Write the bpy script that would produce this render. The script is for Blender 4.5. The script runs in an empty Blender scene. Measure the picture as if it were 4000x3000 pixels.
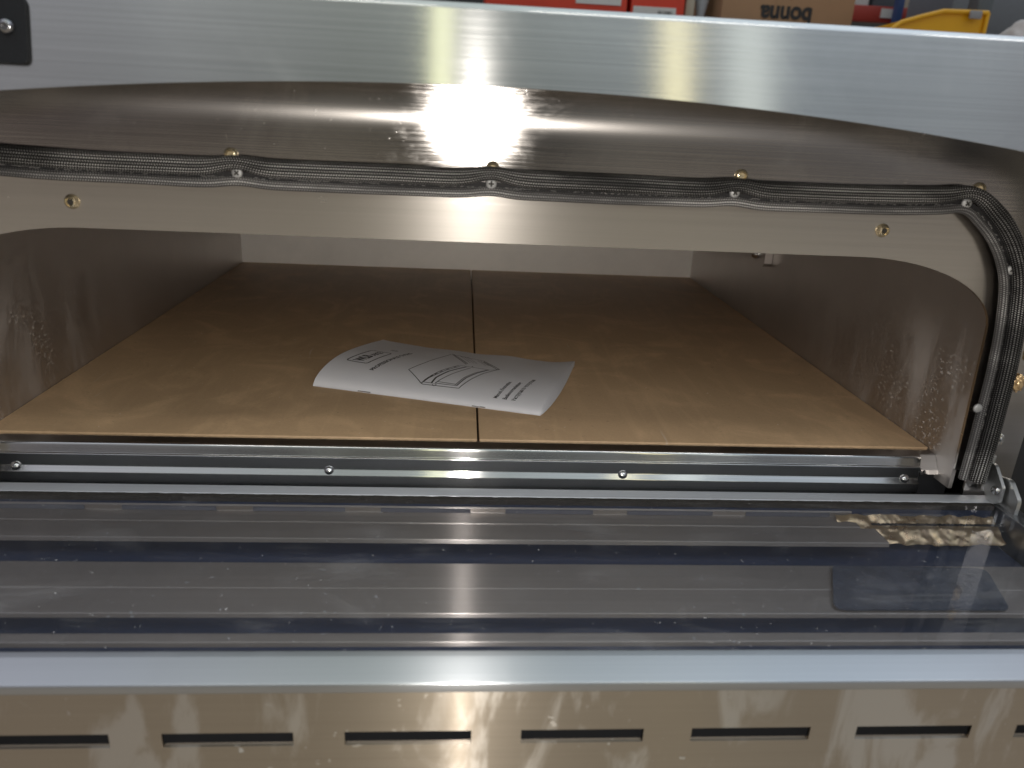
import bpy, bmesh, math, random
from mathutils import Vector, Matrix, Euler, noise as mnoise

random.seed(7)
scene = bpy.context.scene
C = scene.collection

# ------------------------------------------------------------------ camera
cam = bpy.data.cameras.new('camera')
cam.sensor_fit = 'HORIZONTAL'
cam.sensor_width = 36.0
cam.lens = 36.0 * 2878.63 / 4000.0
cam.clip_start = 0.01
cam.clip_end = 200
CAM = Vector((-0.016466, -0.526407, 0.235443))
RX = Vector((0.997094, -0.060237, 0.046634))
RU = Vector((-0.023448, 0.339764, 0.940218))
RF = Vector((0.072481, 0.938580, -0.337364))
co = bpy.data.objects.new('camera', cam)
C.objects.link(co)
m3 = Matrix((RX, RU, -RF)).transposed()
co.matrix_world = Matrix.Translation(CAM) @ m3.to_4x4()
cam.dof.use_dof = True
cam.dof.focus_distance = 0.66
cam.dof.aperture_fstop = 8.5
scene.camera = co

# ------------------------------------------------------------------ world: the warehouse around the oven as an environment
W = bpy.data.worlds.new('World')
scene.world = W
W.use_nodes = True
nt = W.node_tree
nt.nodes.clear()


def node(tree, kind, **kw):
    n = tree.nodes.new(kind)
    for k, v in kw.items():
        setattr(n, k, v)
    return n


def ramp(tree, src, stops, interp='LINEAR'):
    r = tree.nodes.new('ShaderNodeValToRGB')
    cr = r.color_ramp
    cr.interpolation = interp
    while len(cr.elements) > 1:
        cr.elements.remove(cr.elements[-1])
    cr.elements[0].position = stops[0][0]
    cr.elements[0].color = (*stops[0][1], 1)
    for p, c in stops[1:]:
        e = cr.elements.new(p)
        e.color = (*c, 1)
    tree.links.new(src, r.inputs[0])
    return r.outputs[0]


tc = node(nt, 'ShaderNodeTexCoord')
sp = node(nt, 'ShaderNodeSeparateXYZ')
nt.links.new(tc.outputs['Generated'], sp.inputs[0])


def remap(tree, src, lo, hi):
    n = node(tree, 'ShaderNodeMapRange')
    n.inputs[1].default_value = lo
    n.inputs[2].default_value = hi
    tree.links.new(src, n.inputs[0])
    return n.outputs[0]


elev = ramp(nt, remap(nt, sp.outputs[2], -1, 1), [
    (0.0, (0.55, 0.42, 0.28)), (0.44, (0.62, 0.52, 0.42)), (0.485, (0.34, 0.30, 0.275)),
    (0.510, (0.38, 0.355, 0.345)), (0.530, (0.62, 0.62, 0.62)), (0.60, (0.60, 0.605, 0.60)),
    (0.72, (0.66, 0.68, 0.69)), (0.86, (2.0, 2.1, 2.2)), (1.0, (2.6, 2.75, 2.9))])
azim = ramp(nt, remap(nt, sp.outputs[0], -0.7, 0.7), [
    (0.0, (0.28, 0.27, 0.29)), (0.12, (0.33, 0.32, 0.34)), (0.25, (0.28, 0.285, 0.29)), (0.40, (0.215, 0.23, 0.215)),
    (0.52, (0.215, 0.235, 0.225)), (0.64, (0.27, 0.295, 0.30)), (0.80, (0.345, 0.375, 0.40)),
    (0.90, (0.365, 0.395, 0.43)), (1.0, (0.27, 0.27, 0.30))])
mul = node(nt, 'ShaderNodeMix', data_type='RGBA', blend_type='MULTIPLY')
mul.inputs[0].default_value = 1
nt.links.new(elev, mul.inputs[6])
nt.links.new(azim, mul.inputs[7])
# stacked goods and machinery all round: blocky patches of lighter and darker
vm = node(nt, 'ShaderNodeMapping')
vm.inputs['Scale'].default_value = (5.5, 2.0, 8.0)
nt.links.new(tc.outputs['Generated'], vm.inputs[0])
vo = node(nt, 'ShaderNodeTexVoronoi', distance='CHEBYCHEV')
vo.inputs['Scale'].default_value = 2.4
vo.inputs['Randomness'].default_value = 0.85
nt.links.new(vm.outputs[0], vo.inputs['Vector'])
vs_ = node(nt, 'ShaderNodeSeparateColor')
nt.links.new(vo.outputs['Color'], vs_.inputs[0])
blocks = ramp(nt, vs_.outputs[0], [(0.0, (0.30, 0.33, 0.42)), (0.3, (0.62, 0.56, 0.52)), (0.6, (1.0, 0.92, 0.82)), (0.8, (1.2, 1.15, 1.1)), (1.0, (1.9, 1.85, 1.75))])
band = ramp(nt, remap(nt, sp.outputs[2], -0.3, 0.5), [(0.0, (1, 1, 1)), (0.36, (1, 1, 1)), (0.5, (0.35, 0.35, 0.35)), (1.0, (0.15, 0.15, 0.15))])
mul2 = node(nt, 'ShaderNodeMix', data_type='RGBA', blend_type='MULTIPLY')
nt.links.new(band, mul2.inputs[0])
nt.links.new(mul.outputs[2], mul2.inputs[6])
nt.links.new(blocks, mul2.inputs[7])
bg = node(nt, 'ShaderNodeBackground')
bg.inputs[1].default_value = 1.0
nt.links.new(mul2.outputs[2], bg.inputs[0])
wo = node(nt, 'ShaderNodeOutputWorld')
nt.links.new(bg.outputs[0], wo.inputs[0])


# ------------------------------------------------------------------ lamps
def area_lamp(name, loc, target, sx, sy, power, col):
    l = bpy.data.lights.new(name, 'AREA')
    l.shape = 'RECTANGLE'
    l.size = sx
    l.size_y = sy
    l.energy = power
    l.color = col
    o = bpy.data.objects.new(name, l)
    o.location = loc
    d = Vector(target) - Vector(loc)
    o.rotation_euler = d.to_track_quat('-Z', 'Y').to_euler()
    C.objects.link(o)
    return o


# the phone's own light, beside the lens
fl = bpy.data.lights.new('phone_light', 'POINT')
fl.energy = 4.0
fl.color = (1.0, 0.945, 0.87)
fl.shadow_soft_size = 0.0035
fo = bpy.data.objects.new('phone_light', fl)
fo.location = (-0.006, -0.527, 0.232)
C.objects.link(fo)

# ceiling tubes above and behind the camera
area_lamp('ceiling_tube', (-0.75, -1.95, 2.9), (-0.75, -1.95, 0), 1.2, 0.16, 4, (1.0, 0.95, 0.86))
area_lamp('ceiling_tube', (0.85, -1.90, 2.9), (0.85, -1.90, 0), 1.2, 0.16, 4.5, (1.0, 0.95, 0.86))
area_lamp('ceiling_tube', (2.6, -1.8, 2.9), (2.6, -1.8, 0), 1.2, 0.16, 4, (1.0, 0.95, 0.86))
# lamps added far behind the camera to make upright bands in the hood
for az, w, p, col in ((-2.4, 0.13, 1.5, (1.0, 1.0, 0.60)), (19.6, 0.15, 2.0, (1.0, 0.88, 0.48)), (25.8, 0.26, 1.5, (0.9, 0.95, 0.85))):
    a = math.radians(az)
    R_ = 4.0
    loc = (CAM.x + R_ * math.tan(a), CAM.y - R_, 2.1)
    area_lamp('band_lamp', loc, (0.0, -0.1, 0.25), w, 2.8, p, col)

scene.view_settings.view_transform = 'Standard'
scene.view_settings.look = 'None'
scene.view_settings.exposure = 0.32
scene.view_settings.gamma = 1
scene.view_settings.use_curve_mapping = False
scene.cycles.use_denoising = True
scene.cycles.max_bounces = 10
scene.cycles.glossy_bounces = 8
scene.cycles.sample_clamp_indirect = 6


# ------------------------------------------------------------------ mesh helpers
def link_mesh(name, bm, mat, parent=None, loc=None, smooth=35, uv=True):
    me = bpy.data.meshes.new(name)
    bmesh.ops.recalc_face_normals(bm, faces=bm.faces)
    if uv and not bm.loops.layers.uv:
        l = bm.loops.layers.uv.new('UVMap')
        for f in bm.faces:
            n = f.normal
            ax = max(range(3), key=lambda i: abs(n[i]))
            for lp in f.loops:
                c = lp.vert.co
                lp[l].uv = ((c.y, c.z) if ax == 0 else (c.x, c.z) if ax == 1 else (c.x, c.y))
    bm.to_mesh(me)
    bm.free()
    me.materials.append(mat)
    if smooth:
        for p in me.polygons:
            p.use_smooth = True
        me.set_sharp_from_angle(angle=math.radians(smooth))
    o = bpy.data.objects.new(name, me)
    C.objects.link(o)
    base = Vector((0, 0, 0))
    if parent:
        o.parent = parent
        q = parent
        while q:                      # meshes are modelled in scene coordinates
            base += q.location
            q = q.parent
    o.location = (Vector(loc) if loc else Vector((0, 0, 0))) - base
    return o


def tag(o, label=None, cat=None, group=None, kind=None):
    for k, v in (('label', label), ('category', cat), ('group', group), ('kind', kind)):
        if v:
            o[k] = v
    return o


def empty(name, loc, label, cat, group=None):
    o = bpy.data.objects.new(name, None)
    o.location = loc
    o.empty_display_size = 0.05
    C.objects.link(o)
    return tag(o, label, cat, group)


def add_box(bm, x0, x1, y0, y1, z0, z1, bevel=0.0, seg=2):
    r = bmesh.ops.create_cube(bm, size=1.0)
    for v in r['verts']:
        v.co = Vector((x0 + (v.co.x + .5) * (x1 - x0), y0 + (v.co.y + .5) * (y1 - y0), z0 + (v.co.z + .5) * (z1 - z0)))
    if bevel:
        es = list({e for v in r['verts'] for e in v.link_edges})
        bmesh.ops.bevel(bm, geom=es, offset=bevel, segments=seg, profile=0.5, affect='EDGES')


def add_prism(bm, poly, axis, a, b, closed=True):
    """poly = 2-D points; axis 'x' -> (y,z), 'y' -> (x,z), 'z' -> (x,y)"""
    def P(p, t):
        return {'x': (t, p[0], p[1]), 'y': (p[0], t, p[1]), 'z': (p[0], p[1], t)}[axis]
    A = [bm.verts.new(P(p, a)) for p in poly]
    B = [bm.verts.new(P(p, b)) for p in poly]
    n = len(poly)
    for i in range(n if closed else n - 1):
        j = (i + 1) % n
        bm.faces.new((A[i], A[j], B[j], B[i]))
    if closed:
        bm.faces.new(A[::-1])
        bm.faces.new(B)


def fillet(pts, radii, n=5):
    """round the inner corners of an open polyline"""
    out = [Vector(pts[0])]
    for i in range(1, len(pts) - 1):
        p0, p1, p2 = Vector(pts[i - 1]), Vector(pts[i]), Vector(pts[i + 1])
        r = radii if isinstance(radii, float) else radii[i - 1]
        a, b = (p0 - p1).normalized(), (p2 - p1).normalized()
        ang = a.angle(b)
        if r <= 0 or ang > 3.1:
            out.append(p1)
            continue
        d = min(r / math.tan(ang / 2), (p0 - p1).length * .49, (p2 - p1).length * .49)
        s, e = p1 + a * d, p1 + b * d
        for k in range(n + 1):
            t = k / n
            out.append(s * (1 - t) ** 2 + p1 * 2 * t * (1 - t) + e * t * t)
    out.append(Vector(pts[-1]))
    return [tuple(p) for p in out]


def sheet_profile(bm, pts, x0, x1, th=0.0012):
    """bent sheet metal: an open (y,z) profile with thickness, run along x"""
    P = [Vector(p) for p in pts]
    low = []
    for i, p in enumerate(P):
        t = (P[min(i + 1, len(P) - 1)] - P[max(i - 1, 0)]).normalized()
        low.append(p + Vector((-t.y, t.x)) * th)
    add_prism(bm, [tuple(p) for p in P] + [tuple(p) for p in low[::-1]], 'x', x0, x1)


def add_tube(bm, path, r, seg=10, cap=True):
    rings = []
    n = len(path)
    for i, p in enumerate(path):
        p = Vector(p)
        t = (Vector(path[min(i + 1, n - 1)]) - Vector(path[max(i - 1, 0)])).normalized()
        a = t.orthogonal().normalized() if i == 0 else (a - t * a.dot(t)).normalized()
        b = t.cross(a)
        rr = r(i / (n - 1)) if callable(r) else r
        rings.append([bm.verts.new(p + (a * math.cos(2 * math.pi * k / seg) + b * math.sin(2 * math.pi * k / seg)) * rr) for k in range(seg)])
    for i in range(n - 1):
        for k in range(seg):
            bm.faces.new((rings[i][k], rings[i][(k + 1) % seg], rings[i + 1][(k + 1) % seg], rings[i + 1][k]))
    if cap:
        bm.faces.new(rings[0][::-1])
        bm.faces.new(rings[-1])


def add_lathe(bm, prof, axis, seg=24):
    """prof = (radius, height) list, spun round the given axis direction at the origin"""
    q = Vector(axis).normalized().to_track_quat('Z', 'Y')
    rings = []
    for r, h in prof:
        if r < 1e-6:
            rings.append([bm.verts.new(q @ Vector((0, 0, h)))])
        else:
            rings.append([bm.verts.new(q @ Vector((r * math.cos(2 * math.pi * k / seg), r * math.sin(2 * math.pi * k / seg), h))) for k in range(seg)])
    for A, B in zip(rings, rings[1:]):
        for k in range(seg):
            j = (k + 1) % seg
            if len(A) == 1:
                bm.faces.new((A[0], B[k], B[j]))
            elif len(B) == 1:
                bm.faces.new((A[k], A[j], B[0]))
            else:
                bm.faces.new((A[k], A[j], B[j], B[k]))
    if len(rings[0]) > 1:
        bm.faces.new(rings[0][::-1])


# ------------------------------------------------------------------ materials
def base_mat(name):
    m = bpy.data.materials.new(name)
    m.use_nodes = True
    t = m.node_tree
    return m, t, t.nodes['Principled BSDF']


def tex_coord(t, scale, kind='Object', rot=None):
    c = node(t, 'ShaderNodeTexCoord')
    mp = node(t, 'ShaderNodeMapping')
    mp.inputs['Scale'].default_value = scale
    if rot:
        mp.inputs['Rotation'].default_value = rot
    t.links.new(c.outputs[kind], mp.inputs[0])
    return mp.outputs[0]


def noise_tex(t, vec, scale=1.0, detail=4, rough=0.55, dist=0.0):
    n = node(t, 'ShaderNodeTexNoise')
    n.inputs['Scale'].default_value = scale
    n.inputs['Detail'].default_value = detail
    n.inputs['Roughness'].default_value = rough
    n.inputs['Distortion'].default_value = dist
    t.links.new(vec, n.inputs['Vector'])
    return n.outputs['Fac']


def mixc(t, fac, a, b, blend='MIX'):
    n = node(t, 'ShaderNodeMix', data_type='RGBA', blend_type=blend)
    for sock, v in ((n.inputs[0], fac), (n.inputs[6], a), (n.inputs[7], b)):
        if isinstance(v, (int, float)):
            sock.default_value = v
        elif isinstance(v, tuple):
            sock.default_value = (*v, 1)
        else:
            t.links.new(v, sock)
    return n.outputs[2]


def mth(t, op, a, b=None, clamp=False):
    n = node(t, 'ShaderNodeMath', operation=op, use_clamp=clamp)
    for i, v in enumerate((a, b)):
        if v is None:
            continue
        if isinstance(v, (int, float)):
            n.inputs[i].default_value = v
        else:
            t.links.new(v, n.inputs[i])
    return n.outputs[0]


def step(t, v, lo, hi):
    n = node(t, 'ShaderNodeMapRange', interpolation_type='SMOOTHSTEP')
    n.inputs[1].default_value = lo
    n.inputs[2].default_value = hi
    t.links.new(v, n.inputs[0])
    return n.outputs[0]


def bump(t, h, strength, dist, bs):
    b = node(t, 'ShaderNodeBump')
    b.inputs['Strength'].default_value = strength
    b.inputs['Distance'].default_value = dist
    t.links.new(h, b.inputs['Height'])
    t.links.new(b.outputs[0], bs.inputs['Normal'])
    return b


def steel(name, col=(0.60, 0.585, 0.56), rough=0.25, aniso=0.0, rot=0.0, grain=(3, 900, 900), gstr=0.10,
          wav=0.0, smudge=0.0, smudge_scale=9.0, stain=None, spots=0.0, spot_scale=220, streak=None, metal=1.0):
    m, t, b = base_mat(name)
    b.inputs['Metallic'].default_value = metal
    g = noise_tex(t, tex_coord(t, grain), 1.0, 3, 0.6)
    c = mixc(t, g, tuple(x * (1 - gstr) for x in col), tuple(min(1, x * (1 + gstr)) for x in col))
    rr = mth(t, 'ADD', mth(t, 'MULTIPLY', g, 0.05), rough - 0.025)
    if smudge:
        s = noise_tex(t, tex_coord(t, (1, 1, 1)), smudge_scale, 8, 0.68, 0.6)
        sm = step(t, s, 0.48, 0.72)
        rr = mth(t, 'ADD', rr, mth(t, 'MULTIPLY', sm, smudge))
        c = mixc(t, mth(t, 'MULTIPLY', sm, 0.35), c, tuple(min(1, x * 1.12) for x in col))
    if spots:
        v = noise_tex(t, tex_coord(t, (1, 1, 1)), spot_scale, 2, 0.5)
        big = noise_tex(t, tex_coord(t, (1, 1, 1)), 14, 3, 0.6)
        k = mth(t, 'MULTIPLY', step(t, v, 0.69, 0.74), step(t, big, 0.45, 0.65))
        c = mixc(t, mth(t, 'MULTIPLY', k, spots), c, (0.82, 0.80, 0.77))
        rr = mth(t, 'ADD', rr, mth(t, 'MULTIPLY', k, 0.4 * spots))
    if stain:
        sc_, lo, hi, scol, srough = stain
        s = noise_tex(t, tex_coord(t, sc_), 1.0, 6, 0.6, 0.8)
        k = step(t, s, lo, hi)
        c = mixc(t, k, c, scol)
        rr = mth(t, 'ADD', rr, mth(t, 'MULTIPLY', k, srough))
    t.links.new(c, b.inputs['Base Color'])
    t.links.new(rr, b.inputs['Roughness'])
    if aniso:
        b.inputs['Anisotropic'].default_value = aniso
        b.inputs['Anisotropic Rotation'].default_value = rot
        tg = node(t, 'ShaderNodeTangent', direction_type='UV_MAP')
        t.links.new(tg.outputs[0], b.inputs['Tangent'])
    h = mth(t, 'MULTIPLY', g, 0.05)
    if wav:
        w = noise_tex(t, tex_coord(t, (5, 5, 5)), 1.0, 2, 0.4)
        h = mth(t, 'ADD', h, mth(t, 'MULTIPLY', w, wav))
    bn = bump(t, h, 0.35, 0.002, b)
    if streak:                       # second lobe from the cross-brushing: (weight, roughness, anisotropy, rotation, first lobe roughness)
        wgt, r2, a2, rot2, r1 = streak
        tg = node(t, 'ShaderNodeTangent', direction_type='UV_MAP')
        b2 = node(t, 'ShaderNodeBsdfAnisotropic', distribution='GGX')
        b2.inputs['Roughness'].default_value = r2
        b2.inputs['Anisotropy'].default_value = a2
        b2.inputs['Rotation'].default_value = rot2
        t.links.new(tg.outputs[0], b2.inputs['Tangent'])
        t.links.new(c, b2.inputs['Color'])
        first = b.outputs[0]
        if r1:
            b1 = node(t, 'ShaderNodeBsdfAnisotropic', distribution='BECKMANN')
            t.links.new(mth(t, 'ADD', rr, r1 - rough), b1.inputs['Roughness'])
            t.links.new(c, b1.inputs['Color'])
            t.links.new(bn.outputs[0], b1.inputs['Normal'])
            first = b1.outputs[0]
        mx = node(t, 'ShaderNodeMixShader')
        mx.inputs[0].default_value = wgt
        t.links.new(first, mx.inputs[1])
        t.links.new(b2.outputs[0], mx.inputs[2])
        t.links.new(mx.outputs[0], t.nodes['Material Output'].inputs[0])
    return m


def plain(name, col, rough=0.5, metal=0.0, var=0.12, scale=60.0, bumpy=0.1):
    m, t, b = base_mat(name)
    n = noise_tex(t, tex_coord(t, (1, 1, 1)), scale, 5, 0.6)
    t.links.new(mixc(t, n, tuple(x * (1 - var) for x in col), tuple(min(1, x * (1 + var)) for x in col)), b.inputs['Base Color'])
    b.inputs['Roughness'].default_value = rough
    b.inputs['Metallic'].default_value = metal
    bump(t, n, bumpy, 0.002, b)
    return m


M_hood = steel('brushed_hood_steel', (0.62, 0.62, 0.615), 0.155, 1.0, 0.25, (3, 650, 650), 0.08, smudge=0.03, smudge_scale=12)
M_face = steel('recess_steel', (0.50, 0.475, 0.455), 0.22, 0.0, 0.0, (4, 500, 500), 0.06, wav=0.06, smudge=0.05, smudge_scale=14, spots=0.22, streak=(0.05, 0.148, 0.82, 0.25, 0.175))
M_inner = steel('mouth_panel_steel', (0.60, 0.565, 0.525), 0.20, 0.6, 0.25, (3, 260, 500), 0.09, wav=0.04, smudge=0.10, streak=(0.4, 0.38, 0.5, 0.0, 0.20))
M_sill = steel('sill_steel', (0.62, 0.62, 0.62), 0.115, 0.97, 0.25, (3, 700, 700), 0.08, smudge=0.03)
M_door = steel('door_steel', (0.44, 0.455, 0.48), 0.30, 0.95, 0.25, (3, 600, 600), 0.07, smudge=0.05)
M_front = steel('door_front_steel', (0.44, 0.38, 0.31), 0.36, 0.95, 0.25, (4, 700, 700), 0.06,
                stain=((26, 1, 9), 0.51, 0.62, (0.58, 0.53, 0.47), 0.08), spots=0.6, spot_scale=180, streak=(0.16, 0.46, 0.90, 0.0, None))
M_strip = steel('inner_strip_steel', (0.45, 0.385, 0.32), 0.30, 0.95, 0.25, (2, 300, 300), 0.10, smudge=0.05, spots=0.5, metal=0.62, streak=(0.20, 0.46, 0.90, 0.0, None))
M_galv = steel('galvanised_steel', (0.55, 0.56, 0.56), 0.36, 0, 0, (60, 60, 60), 0.2, smudge=0.1, smudge_scale=60)
M_rivet = steel('rivet_steel', (0.62, 0.62, 0.62), 0.16, 0, 0, (40, 40, 40), 0.08)
M_brass = steel('brassy_screw_steel', (0.80, 0.66, 0.44), 0.24, 0, 0, (300, 300, 300), 0.3, metal=0.85)
M_zinc = plain('floured_screw_zinc', (0.50, 0.50, 0.50), 0.55, 0.6, 0.3, 500, 0.3)
M_dark = plain('cavity_shade_and_dark_parts', (0.02, 0.021, 0.024), 0.5)  # cavity shade as a colour; the dark tote uses it too
M_black = plain('black_powder_coat', (0.010, 0.011, 0.013), 0.75, 0, 0.3, 900, 0.25)
M_black.node_tree.nodes['Principled BSDF'].inputs['Specular IOR Level'].default_value = 0.2
M_blackscrew = steel('black_screw_steel', (0.30, 0.30, 0.31), 0.22, 0, 0, (40, 40, 40), 0.1)
M_navy = plain('navy_glass_backing', (0.045, 0.060, 0.105), 0.35, 0, 0.25, 30)
M_slot = plain('dim_slot', (0.15, 0.15, 0.165), 0.5, 0, 0.2, 30)
M_reflection = plain('dark_reflection_tone', (0.085, 0.092, 0.11), 0.4, 0, 0.75, 70, 0.9)  # dark tone of the imitated reflection under the pane
M_grime_shade = plain('grime_and_recess_shade', (0.03, 0.027, 0.024), 0.7, 0, 0.6, 300, 0.6)  # grime colour, also painted in as shade in screw recesses
M_glint = steel('golden_glint_metal', (0.95, 0.58, 0.33), 0.28, 0, 0, (160, 160, 160), 0.35, metal=0.78)  # golden colour for imitated glints under the pane and by the gasket
M_rail = steel('dull_rail_steel', (0.56, 0.59, 0.64), 0.34, 0.8, 0.25, (3, 600, 600), 0.1, smudge=0.1, spots=0.4, metal=0.35)


def chamber_mat(name, col, rough, flour, metal=0.9):
    m, t, b = base_mat(name)
    vec = tex_coord(t, (1, 1, 1))
    n = noise_tex(t, vec, 7, 6, 0.62)
    c = mixc(t, n, tuple(x * 0.75 for x in col), tuple(x * 1.2 for x in col))
    rr = mth(t, 'ADD', mth(t, 'MULTIPLY', n, 0.12), rough)
    if flour:
        s = node(t, 'ShaderNodeSeparateXYZ')
        t.links.new(vec, s.inputs[0])
        near = mth(t, 'MULTIPLY', step(t, mth(t, 'MULTIPLY', s.outputs[1], -1.0), -0.34, 0.0), step(t, mth(t, 'MULTIPLY', s.outputs[2], -1.0), -0.125, -0.05))
        sv = tex_coord(t, (1, 0.55, 1), rot=(0.5, 0, 0))
        sp_ = noise_tex(t, sv, 400, 3, 0.65)
        clump = noise_tex(t, vec, 24, 4, 0.6)
        k1 = mth(t, 'MULTIPLY', mth(t, 'MULTIPLY', step(t, sp_, 0.56, 0.64), step(t, clump, 0.38, 0.60)), near)
        sv2 = tex_coord(t, (1, 26, 7))
        smear = noise_tex(t, sv2, 1.0, 4, 0.6, 0.4)
        k2 = mth(t, 'MULTIPLY', mth(t, 'MULTIPLY', step(t, smear, 0.42, 0.70), near), 0.55)
        k = mth(t, 'MAXIMUM', mth(t, 'MULTIPLY', k1, 0.85), k2)
        c = mixc(t, k, c, (0.62, 0.58, 0.55))
        mm = mth(t, 'SUBTRACT', metal, mth(t, 'MULTIPLY', k, 0.85))
        t.links.new(mm, b.inputs['Metallic'])
        rr = mth(t, 'ADD', rr, mth(t, 'MULTIPLY', k, 0.4))
    else:
        b.inputs['Metallic'].default_value = metal
    t.links.new(c, b.inputs['Base Color'])
    t.links.new(rr, b.inputs['Roughness'])
    bump(t, n, 0.1, 0.002, b)
    return m


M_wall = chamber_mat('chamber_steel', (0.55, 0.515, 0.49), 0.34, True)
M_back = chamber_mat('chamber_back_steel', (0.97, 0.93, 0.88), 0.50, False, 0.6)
M_ceil = chamber_mat('chamber_ceiling_steel', (0.60, 0.55, 0.50), 0.45, False)


def stone_mat(name, col):
    m, t, b = base_mat(name)
    vec = tex_coord(t, (1, 1, 1))
    big = noise_tex(t, vec, 6, 5, 0.6, 0.5)
    sw = noise_tex(t, tex_coord(t, (1, 1, 1), rot=(0, 0, 0.9)), 11, 4, 0.6, 1.8)
    fine = noise_tex(t, vec, 420, 3, 0.7)
    c = mixc(t, big, tuple(x * 0.78 for x in col), tuple(x * 1.18 for x in col))
    c = mixc(t, mth(t, 'MULTIPLY', step(t, sw, 0.45, 0.75), 0.65), c, tuple(min(1, x * 1.5) for x in col))
    c = mixc(t, mth(t, 'MULTIPLY', fine, 0.55), c, tuple(x * 0.55 for x in col))
    pore = noise_tex(t, vec, 150, 3, 0.6)
    c = mixc(t, mth(t, 'MULTIPLY', step(t, pore, 0.66, 0.76), 0.55), c, tuple(x * 0.35 for x in col))
    crumb = noise_tex(t, vec, 230, 2, 0.5)
    c = mixc(t, mth(t, 'MULTIPLY', step(t, crumb, 0.735, 0.77), 0.6), c, (0.75, 0.70, 0.62))
    scorch = noise_tex(t, vec, 3.2, 4, 0.6, 0.7)
    c = mixc(t, mth(t, 'MULTIPLY', step(t, scorch, 0.52, 0.72), 0.35), c, tuple(x * 0.5 for x in col))
    ht = noise_tex(t, tex_coord(t, (60, 5, 1), rot=(0, 0, 0.75)), 1.0, 3, 0.6, 0.8)
    c = mixc(t, mth(t, 'MULTIPLY', step(t, ht, 0.48, 0.72), 0.12), c, tuple(min(1, x * 1.45) for x in col))
    scr = noise_tex(t, tex_coord(t, (90, 9, 1), rot=(0, 0, 0.5)), 1.0, 3, 0.6, 0.3)
    c = mixc(t, mth(t, 'MULTIPLY', step(t, scr, 0.71, 0.76), 0.35), c, (0.62, 0.55, 0.46))
    t.links.new(c, b.inputs['Base Color'])
    b.inputs['Roughness'].default_value = 0.5
    b.inputs['Specular IOR Level'].default_value = 0.35
    bump(t, mth(t, 'ADD', fine, mth(t, 'MULTIPLY', big, 2.0)), 0.12, 0.0008, b)
    return m


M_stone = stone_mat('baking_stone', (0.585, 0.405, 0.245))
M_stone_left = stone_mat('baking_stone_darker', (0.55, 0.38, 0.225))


def gasket_mat(name, bright, base=1.0):
    m, t, b = base_mat(name)
    uv = node(t, 'ShaderNodeTexCoord')
    s = node(t, 'ShaderNodeSeparateXYZ')
    t.links.new(uv.outputs['UV'], s.inputs[0])
    u, v = s.outputs[0], s.outputs[1]            # u: metres along, v: metres round
    rows = mth(t, 'MULTIPLY', v, 1 / 0.0020)
    fr = mth(t, 'FRACT', rows)
    fl_ = mth(t, 'FLOOR', rows)
    par = mth(t, 'SUBTRACT', mth(t, 'MULTIPLY', mth(t, 'MODULO', fl_, 2.0), 2.0), 1.0)
    ph = mth(t, 'ADD', mth(t, 'MULTIPLY', u, 1 / 0.0016), mth(t, 'MULTIPLY', mth(t, 'MULTIPLY', fr, par), 0.55))
    dash = step(t, mth(t, 'SINE', mth(t, 'MULTIPLY', ph, 6.2832)), -0.35, 0.55)
    row = step(t, mth(t, 'SINE', mth(t, 'MULTIPLY', fr, 3.1416)), 0.50, 0.95)
    thread = mth(t, 'MULTIPLY', dash, row)
    vec = tex_coord(t, (1, 1, 1))
    dirt = noise_tex(t, tex_coord(t, (7, 7, 30)), 1.0, 5, 0.6, 0.3)
    lit = step(t, dirt, 0.44, 0.66)
    rowv = node(t, 'ShaderNodeTexWhiteNoise', noise_dimensions='1D')
    t.links.new(fl_, rowv.inputs['W'])
    amp = mth(t, 'MULTIPLY', mth(t, 'ADD', mth(t, 'MULTIPLY', lit, 0.75), 0.18), mth(t, 'ADD', mth(t, 'MULTIPLY', rowv.outputs[0], 0.7), 0.45), clamp=True)
    dark = mixc(t, dirt, (0.005 * base, 0.005 * base, 0.006 * base), (0.02 * base, 0.019 * base, 0.018 * base))
    c = mixc(t, mth(t, 'MULTIPLY', thread, amp), dark, (bright, bright * 0.98, bright * 0.955))
    dust = noise_tex(t, vec, 600, 2, 0.6)
    c = mixc(t, mth(t, 'MULTIPLY', step(t, dust, 0.72, 0.78), 0.5), c, (0.7, 0.67, 0.62))
    t.links.new(c, b.inputs['Base Color'])
    b.inputs['Roughness'].default_value = 0.5
    t.links.new(mth(t, 'ADD', mth(t, 'MULTIPLY', thread, 0.5), 0.08), b.inputs['Specular IOR Level'])
    bump(t, thread, 0.5, 0.0006, b)
    return m


M_gasket = gasket_mat('braided_glass_fibre', 0.85)
M_cord = gasket_mat('lightened_braided_cord', 0.95, 6.0)  # lightened braid stands for the bright reflection on the cord
M_tape = plain('gasket_tape', (0.022, 0.021, 0.022), 0.7, 0, 0.5, 500, 0.4)
M_stitch = plain('stitch_thread', (0.30, 0.29, 0.28), 0.6, 0, 0.5, 300, 0.3)


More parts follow.
